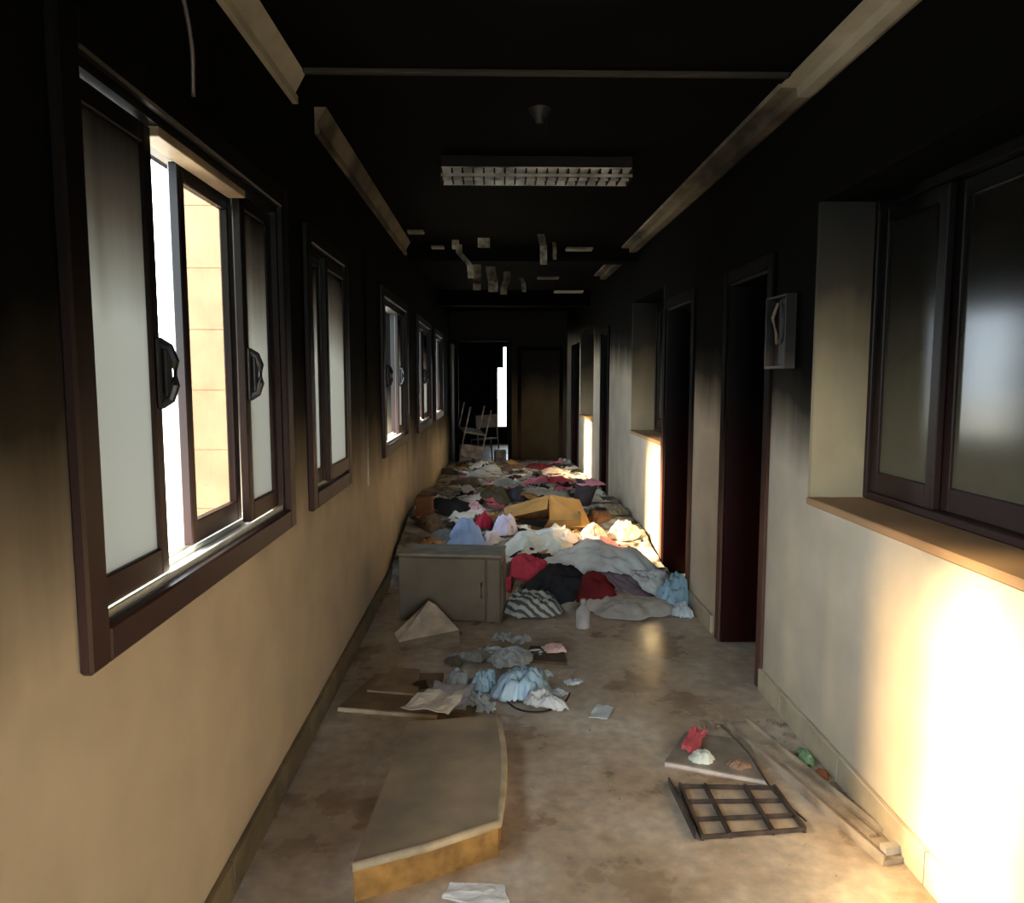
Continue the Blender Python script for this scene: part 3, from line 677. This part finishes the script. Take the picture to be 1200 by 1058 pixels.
# ------------------------------------------------------------------ cabinet
def cabinet():
    t = empty('metal_cabinet', (-.30, 4.82, 0), 'grey brown metal cabinet toppled across the floor before the heap', 'cabinet')
    t['_w'] = [0, 0, 0]
    CM = mat('dusty_grey_steel', (116, 104, 86), rough=.5, var=.22, scale=3); w, d, h = .34, .27, .44
    obj('cabinet_body', BM(((-w, 0, 0), (w, d, h)), bev=.006), CM, t)
    dr = obj('door', BM(((-w+.006, -.02, .012), (w-.10, -.002, h-.012)), bev=.004), CM, t)
    obj('side_rail', BM(((w-.09, -.02, .012), (w-.006, -.002, h-.012)), bev=.004), CM, t)
    tag(obj('lid', BM(((-w-.006, -.024, h), (w+.006, d, h+.016)), bev=.005), mat('pale_lid', (158, 150, 132), rough=.5), t), 'paler top edge', None)
    bm = bmesh.new(); tube(bm, [(w-.125, -.02, h*.5-.05), (w-.125, -.04, h*.5-.04), (w-.125, -.04, h*.5+.04), (w-.125, -.02, h*.5+.05)], .005); obj('handle', bm, HANDLE, dr)
    obj('foot', BM(((w-.06, .02, -.0), (w-.03, .05, .0)))if False else BM(((w-.001, .05, .06), (w+.008, d-.05, h-.06)), bev=.002), CM, t)
    t.rotation_euler = (0, 0, R(-7))
    t['_w'] = list(t.location)
cabinet()

# ------------------------------------------------------------------ foreground, left and centre
# mattress-like panel with ochre side
def mattress():
    z = .125
    P = [atZ(414, 1012, z), atZ(584, 962, z), atZ(583, 838, z+.0), atZ(478, 846, z)]
    t = empty('foam_mattress', (-.2, 2.9, 0), 'dusty brown thin mattress with ochre sides flat on the floor in front', 'mattress')
    def smoothpoly(P):   # a gentle bulge on the long right side
        a, b, c, d = P; out = [a]
        out += [a.lerp(b, .5)+Vector((0, -.012, 0)), b]
        for k in (1, 2, 3, 4, 5): out.append(b.lerp(c, k/6)+Vector((.022*math.sin(k/6*3.1416), 0, 0)))
        out += [c, d, d.lerp(a, .5)]
        return out
    S = smoothpoly(P); cen = sum(S, Vector())/len(S)
    bm = bmesh.new(); slab(bm, [(p.x, p.y) for p in S], 0, z-.012)
    tag(obj('foam_core', bm, mat('ochre_foam', (176, 132, 72), rough=.9, var=.3, scale=14, bump=.4), t), 'ochre yellow sides', None)
    bm = bmesh.new(); slab(bm, [(p.x, p.y) for p in [cen+(q-cen)*1.006 for q in S]], z-.012, z)
    vs = [v for v in bm.verts]
    obj('cover', bm, mat('dusty_cover', (172, 150, 122), rough=.5, col2=(130, 118, 102), scale=4), t)
    bm = bmesh.new(); edge = [Vector((p.x, p.y, z-.008)) for p in [cen+(q-cen)*1.01 for q in S]]
    tube(bm, edge[:9], .014, 8)
    tag(obj('piping', bm, mat('cream_piping', (206, 184, 150), rough=.6), t, smooth=True), 'cream piping round the edge', None)
mattress()
def sheet(pts, z, label, rgb, name='paper_sheet', cat='paper', th=.003, bend=.012, m=None, rough=.6):
    """flat sheet over a quad of floor points with a slight wave"""
    P = [Vector(p) for p in pts]; bm = bmesh.new(); n = 12; G = []
    sd = sum(p.x*3+p.y for p in P)
    for lvl in (0, 1):
        g = []
        for j in range(n+1):
            r = []
            for i in range(n+1):
                u, v = i/n, j/n; p = P[0].lerp(P[1], u).lerp(P[3].lerp(P[2], u), v)
                w_ = bend*(.5+noise.noise((u*2.5+sd, v*2.5, sd)))+bend*.5*abs(noise.noise((u*7+sd, v*7, sd)))
                r.append(bm.verts.new((p.x+.008*noise.noise((u*4, v*4, sd)), p.y+.008*noise.noise((u*4, v*4, sd+5)), z+max(w_, 0)+lvl*th)))
            g.append(r)
        G.append(g)
    for g in G:
        for j in range(n):
            for i in range(n): bm.faces.new((g[j][i], g[j][i+1], g[j+1][i+1], g[j+1][i]))
    lo, hi = G
    for k in range(n):
        bm.faces.new((lo[0][k], lo[0][k+1], hi[0][k+1], hi[0][k])); bm.faces.new((lo[n][k], lo[n][k+1], hi[n][k+1], hi[n][k]))
        bm.faces.new((lo[k][0], lo[k+1][0], hi[k+1][0], hi[k][0])); bm.faces.new((lo[k][n], lo[k+1][n], hi[k+1][n], hi[k][n]))
    return tag(obj(name, bm, m or clothmat(rgb, rough), origin=(P[0].x, P[0].y, z)), label, cat)
def Z(*a): return [atZ(x, y) for x, y in a]
sheet([atZ(518, 1056, 0), atZ(600, 1070, 0), atZ(590, 1040, 0), atZ(528, 1038, 0)], .002, 'white paper lying before the front edge of the mattress', (226, 228, 226))
# flat boards left
def board(poly, z0, z1, m, name, label, cat, edge=None):
    P = Z(*poly); t = empty(name, P[0], label, cat)
    bm = bmesh.new(); slab(bm, [(p.x, p.y) for p in P], z0, z1); obj('panel', bm, m, t)
    if edge:
        bm = bmesh.new(); a, b = P[0], P[1]
        tube(bm, [(a.x, a.y-.006, (z0+z1)/2), (b.x, b.y-.006, (z0+z1)/2)], (z1-z0)*.62, 6); obj('edge_strip', bm, edge, t)
    return t
PALE = mat('pale_edge', (224, 206, 172), rough=.6)
board([(397, 832), (512, 842), (520, 792), (440, 793)], .0, .018, mat('brown_hardboard', (158, 134, 104), rough=.55), 'hardboard_panel', 'brown hardboard panel with pale front edge by the left wall', 'board', PALE)
board([(430, 815), (490, 820), (492, 790), (462, 788)], .02, .03, mat('grey_tan_board', (176, 152, 126), rough=.6), 'board_offcut', 'small tan offcut lying on the brown hardboard panel', 'board')
crumple(492, 812, 22, 14, (70, 54, 40), 'rag', 'dark brown rag on the small tan offcut', 'rag', on=False)
sheet(Z((470, 858), (525, 866), (548, 838), (500, 836)), .105, 'dull cream paper on the far left end of the mattress', (212, 200, 184), bend=.02)
sheet(Z((500, 838), (545, 846), (556, 812), (510, 808)), .03, 'lilac grey paper behind the mattress', (200, 198, 210), bend=.03)
# triangular torn card leaning on the cabinet
def leaning_card():
    a, b, c = atZ(462, 752, .0), atZ(540, 762, .0), None
    Yt = 4.66; top = atY(502, 704, Yt); a2 = atY(462, 742, 4.5); b2 = atY(538, 738, 4.55)
    bm = bmesh.new(); P = [Vector((a.x+.03, a.y-.02, .005)), Vector((b.x, b.y-.02, .005)), b2, Vector((top.x+.05, top.y, top.z-.03)), top, Vector((top.x-.04, top.y, top.z-.04)), a2]
    A = [bm.verts.new(p) for p in P]; B = [bm.verts.new(p+Vector((0, .008, 0))) for p in P]; n = len(P)
    bm.faces.new(A); bm.faces.new(B[::-1])
    for i in range(n): bm.faces.new((A[i], A[(i+1) % n], B[(i+1) % n], B[i]))
    bmesh.ops.triangulate(bm, faces=bm.faces)
    tag(obj('torn_card', bm, mat('dusty_card', (204, 186, 164), rough=.7), origin=(a.x, a.y, 0)), 'torn beige card leaning against the cabinet front', 'card')
leaning_card()
# crushed blue white plastic
PB = (168, 196, 214)
FG = [
 (612, 822, 70, 58, (164, 192, 212), 'plastic_sheet', 'crushed pale blue plastic sheet behind the mattress', 'plastic sheet', dict(rough=.2, fold=1.6, deep=.8)),
 (640, 832, 56, 36, (206, 208, 208), 'plastic_sheet', 'whitish crumpled plastic curling right of the pale blue sheet', 'plastic sheet', dict(rough=.25, fold=1.5, deep=.5)),
 (598, 782, 56, 26, (188, 196, 200), 'plastic_sheet', 'grey white crumpled plastic nearest the cabinet corner', 'plastic sheet', dict(rough=.3, fold=1.4)),
 (536, 806, 26, 36, (150, 160, 162), 'paper', 'crumpled grey paper ball left of the plastic', 'paper', dict(fold=1.2)),
 (568, 812, 34, 44, (150, 182, 196), 'packaging', 'crushed light blue packaging left of the pale blue sheet', 'packaging', dict(rough=.3, fold=1.3)),
 (558, 776, 30, 24, (146, 146, 140), 'rag', 'grey rag at the right foot of the cabinet', 'rag', {}),
 (532, 782, 22, 18, (104, 98, 82), 'rag', 'brown grey rag before the cabinet front', 'rag', {}),
 (648, 768, 30, 20, (214, 176, 168), 'paper', 'crumpled pinkish paper on the low brown tray', 'paper', {}),
]
for q in FG: crumple(*q[:3], q[3]*.72, *q[4:8], on=False, **q[8])
board([(612, 776), (664, 780), (660, 762), (622, 760)], 0, .018, mat('brown_tray', (96, 78, 60), rough=.6), 'tray', 'low brown tray on the floor right of the plastic', 'tray')
cable([atZ(585, 812, .01), atZ(605, 830, .012), atZ(635, 834, .01), atZ(660, 824, .02), atZ(668, 812, .05)], .005, 'black wire curving round the crumpled plastic', name='wire', cat='wire')
sheet(Z((690, 842), (712, 844), (720, 830), (700, 826)), .002, 'small white paper lying alone on the bare floor', (214, 224, 230), bend=.006)
sheet(Z((650, 795), (668, 798), (676, 786), (660, 784)), .002, 'little buff paper right of the tray', (190, 170, 150), bend=.006)

# ------------------------------------------------------------------ foreground, right
GM = mat('rusty_louver', (98, 86, 80), rough=.45, metal=.3, var=.35, scale=12)
def grid():
    z = .03
    TLp, TRp, BLp, BRp = atZ(797, 916, z), atZ(908, 918, z), atZ(823, 975, z), atZ(943, 966, z)
    t = empty('louver_grid', (TLp+BRp)/2*Vector((1, 1, 0)) if False else Vector(((TLp.x+BRp.x)/2, (TLp.y+BRp.y)/2, 0)), 'dark square metal louvre grid fallen flat on the floor, front right', 'louver grid')
    def P(u, v): return TLp.lerp(TRp, u).lerp(BLp.lerp(BRp, u), v)
    def bar(p, q, wd, nm, h0=.002, h1=.03):
        bm = bmesh.new(); dv = (q-p); dv.z = 0; dv.normalize(); s = Vector((-dv.y, dv.x, 0))*wd
        slab(bm, [((p-s).x, (p-s).y), ((q-s).x, (q-s).y), ((q+s).x, (q+s).y), ((p+s).x, (p+s).y)], h0, h1); obj(nm, bm, GM, t)
    for u in (0, .27, .69, 1): bar(P(u, -.02), P(u, 1.02), .005, 'louver_blade', .002, .024)
    for v in (0, .33, .68, 1): bar(P(-.01, v), P(1.01, v), .003, 'cross_blade', .004, .02)
    bar(P(-.1, -.1), P(-.06, .98), .003, 'side_rail')
grid()
tr = board([(779, 897), (898, 920), (876, 872), (803, 862)], .0, .02, mat('grey_tray_metal', (160, 148, 134), rough=.45), 'lamp_tray', 'flat grey lamp tray with whitish front rim behind the grid', 'lamp tray', mat('whitish_rim', (214, 200, 188), rough=.4))
sheet(Z((797, 888), (818, 892), (828, 866), (810, 862)), .022, 'red printed paper standing out on the grey lamp tray', (214, 96, 106), bend=.02)
crumple(824, 894, 26, 24, (216, 222, 208), 'paper', 'crumpled white paper beside the red one on the lamp tray', 'paper', p=atZ(824, 893, .02), on=False)
crumple(866, 900, 30, 16, (150, 118, 98), 'rag', 'rust coloured scrap on the right half of the lamp tray', 'rag', p=atZ(866, 900, .02), on=False)
def channel():
    a0, a1 = atZ(862, 850), atZ(1052, 1012); dv = (a1-a0); L = dv.length; dv.normalize(); s = Vector((-dv.y, dv.x, 0))
    t = empty('lamp_channel', a0, 'long dusty metal lamp channel lying along the right skirting', 'lamp channel')
    m = mat('dusty_channel', (196, 180, 158), rough=.45, col2=(140, 124, 106), scale=8)
    def bar(o0, o1, z0, z1, nm, e0=0, e1=0, mm=m):
        bm = bmesh.new(); p, q = a0+dv*e0, a1-dv*e1
        slab(bm, [((p+s*o0).x, (p+s*o0).y), ((q+s*o0).x, (q+s*o0).y), ((q+s*o1).x, (q+s*o1).y), ((p+s*o1).x, (p+s*o1).y)], z0, z1); obj(nm, bm, mm, t)
    bar(-.052, .052, .0, .018, 'channel_base'); bar(-.058, -.05, 0, .036, 'lip'); bar(.05, .058, 0, .036, 'lip')
    bar(-.014, .014, .018, .03, 'cover_strip', .25, .12)
    bar(-.03, .03, .018, .045, 'end_socket', L-.05, .02, mat('socket_plastic', (196, 186, 168)))
channel()
crumple(955, 896, 26, 26, (126, 158, 118), 'rag', 'green rag tucked against the right skirting', 'rag', on=False, p=Vector((1.30, 2.95, 0)), dims=(.028, .07, .05), yaw=0)
crumple(962, 922, 20, 10, (150, 96, 60), 'rag', 'rust brown scrap beside the green rag', 'rag', on=False, p=Vector((1.31, 2.83, 0)), dims=(.022, .04, .02), yaw=0)
cable([atZ(845, 850, .02), atZ(875, 880, .03), atZ(905, 925, .03), atZ(945, 962, .01)], .004, 'thin bent wire between grid and lamp channel', name='wire', cat='wire', m=GM)
rnd = random.Random(21)
def litter(proto_name, cat, rgb, lab, grp, spots, smin, smax):
    src = bpy.data.objects[proto_name].data.copy(); src.name = cat.replace(' ', '_'); src.materials[0] = clothmat(rgb); first = None
    for px, py in spots:
        p = atZ(px, py); o = bpy.data.objects.new(cat.replace(' ', '_'), src) if first is None else first.copy(); first = first or o
        COL.objects.link(o); sc = rnd.uniform(smin, smax); o.location = (p.x, p.y, -.006); o.rotation_euler = (0, 0, rnd.uniform(0, 6.28)); o.scale = (sc, sc, sc*1.3)
        tag(o, lab, cat, grp)
litter('paper_scrap', 'plastic scrap', (206, 216, 222), 'small whitish plastic scrap on the floor between cabinet and mattress', 'plastic scraps behind the mattress',
       [(548, 800), (580, 764), (604, 790), (628, 768), (570, 830), (655, 812), (540, 770), (588, 748), (672, 800), (560, 822), (610, 752), (640, 790)], .6, 1.1)
litter('paper_scrap', 'plaster scrap', (150, 132, 112), 'small grey brown plaster scrap near the lamp channel', 'plaster scraps near the lamp channel',
       [(838, 868), (850, 852), (905, 846), (925, 862), (900, 868), (935, 884), (918, 850), (830, 850), (985, 925), (1000, 946)], .35, .7)
# small crumbs scattered on the bare floor
rnd = random.Random(5); bm = bmesh.new()
for i in range(120):
    x = rnd.uniform(-.75, 1.3); y = rnd.uniform(1.9, 5.0)
    if rnd.random() < .45: x = rnd.gauss(1.05, .18); y = rnd.gauss(3.1, .3)
    if not (-.78 < x < 1.32): continue
    s = rnd.uniform(.002, .006)
    if -.5 < x < .1 and 2.1 < y < 3.5: continue
    bmesh.ops.create_icosphere(bm, subdivisions=1, radius=s, matrix=Matrix.Translation((x, y, s*.4)) @ Matrix.Diagonal((1.3, 1, .6, 1)))
tag(obj('floor_crumbs', bm, mat('grey_crumbs', (196, 182, 158), rough=.8), origin=(0, 3, 0)), 'fine plaster crumbs and ash scattered over the bare floor', 'crumbs', kind='stuff')

# ------------------------------------------------------------------ far end: toppled metal chairs hung with ash
def far_chair(x, y, z, rot, label, m):
    t = empty('metal_chair', (x, y, z), label, 'chair'); t['_w'] = [0, 0, 0]
    obj('seat', BM(((-.2, -.2, .43), (.2, .2, .46)), bev=.01), m, t); obj('backrest', BM(((-.2, .19, .65), (.2, .21, .88)), bev=.008), m, t)
    for sx in (-.19, .19):
        for sy in (-.19, .2):
            bm = bmesh.new(); tube(bm, [(sx, sy, 0), (sx, sy, .44 if sy < 0 else .88)], .014, 7); obj('leg', bm, m, t)
    t.rotation_euler = rot; t['_w'] = list(t.location)
PM = mat('ash_white_metal', (168, 160, 156), rough=.5, var=.4, scale=10)
far_chair(-.30, 13.0, 1.1, (R(190), R(10), R(20)), 'upturned pale chair stacked highest in the end opening', PM)
far_chair(-.16, 13.6, .04, (R(4), R(3), R(200)), 'upright pale chair under the upturned one at the corridor end', mat('ash_grey_chair', (110, 104, 106), rough=.5))
bm = bmesh.new(); box(bm, (-.02, 13.2, .03), (.2, 13.5, .32), .03)
tag(obj('ash_bucket', bm, PM, origin=(0, 13.3, 0)), 'pale box at the foot of the bright far gap', 'box')

for o in bpy.data.objects:
    if '_w' in o: del o['_w']
bpy.context.view_layer.update()
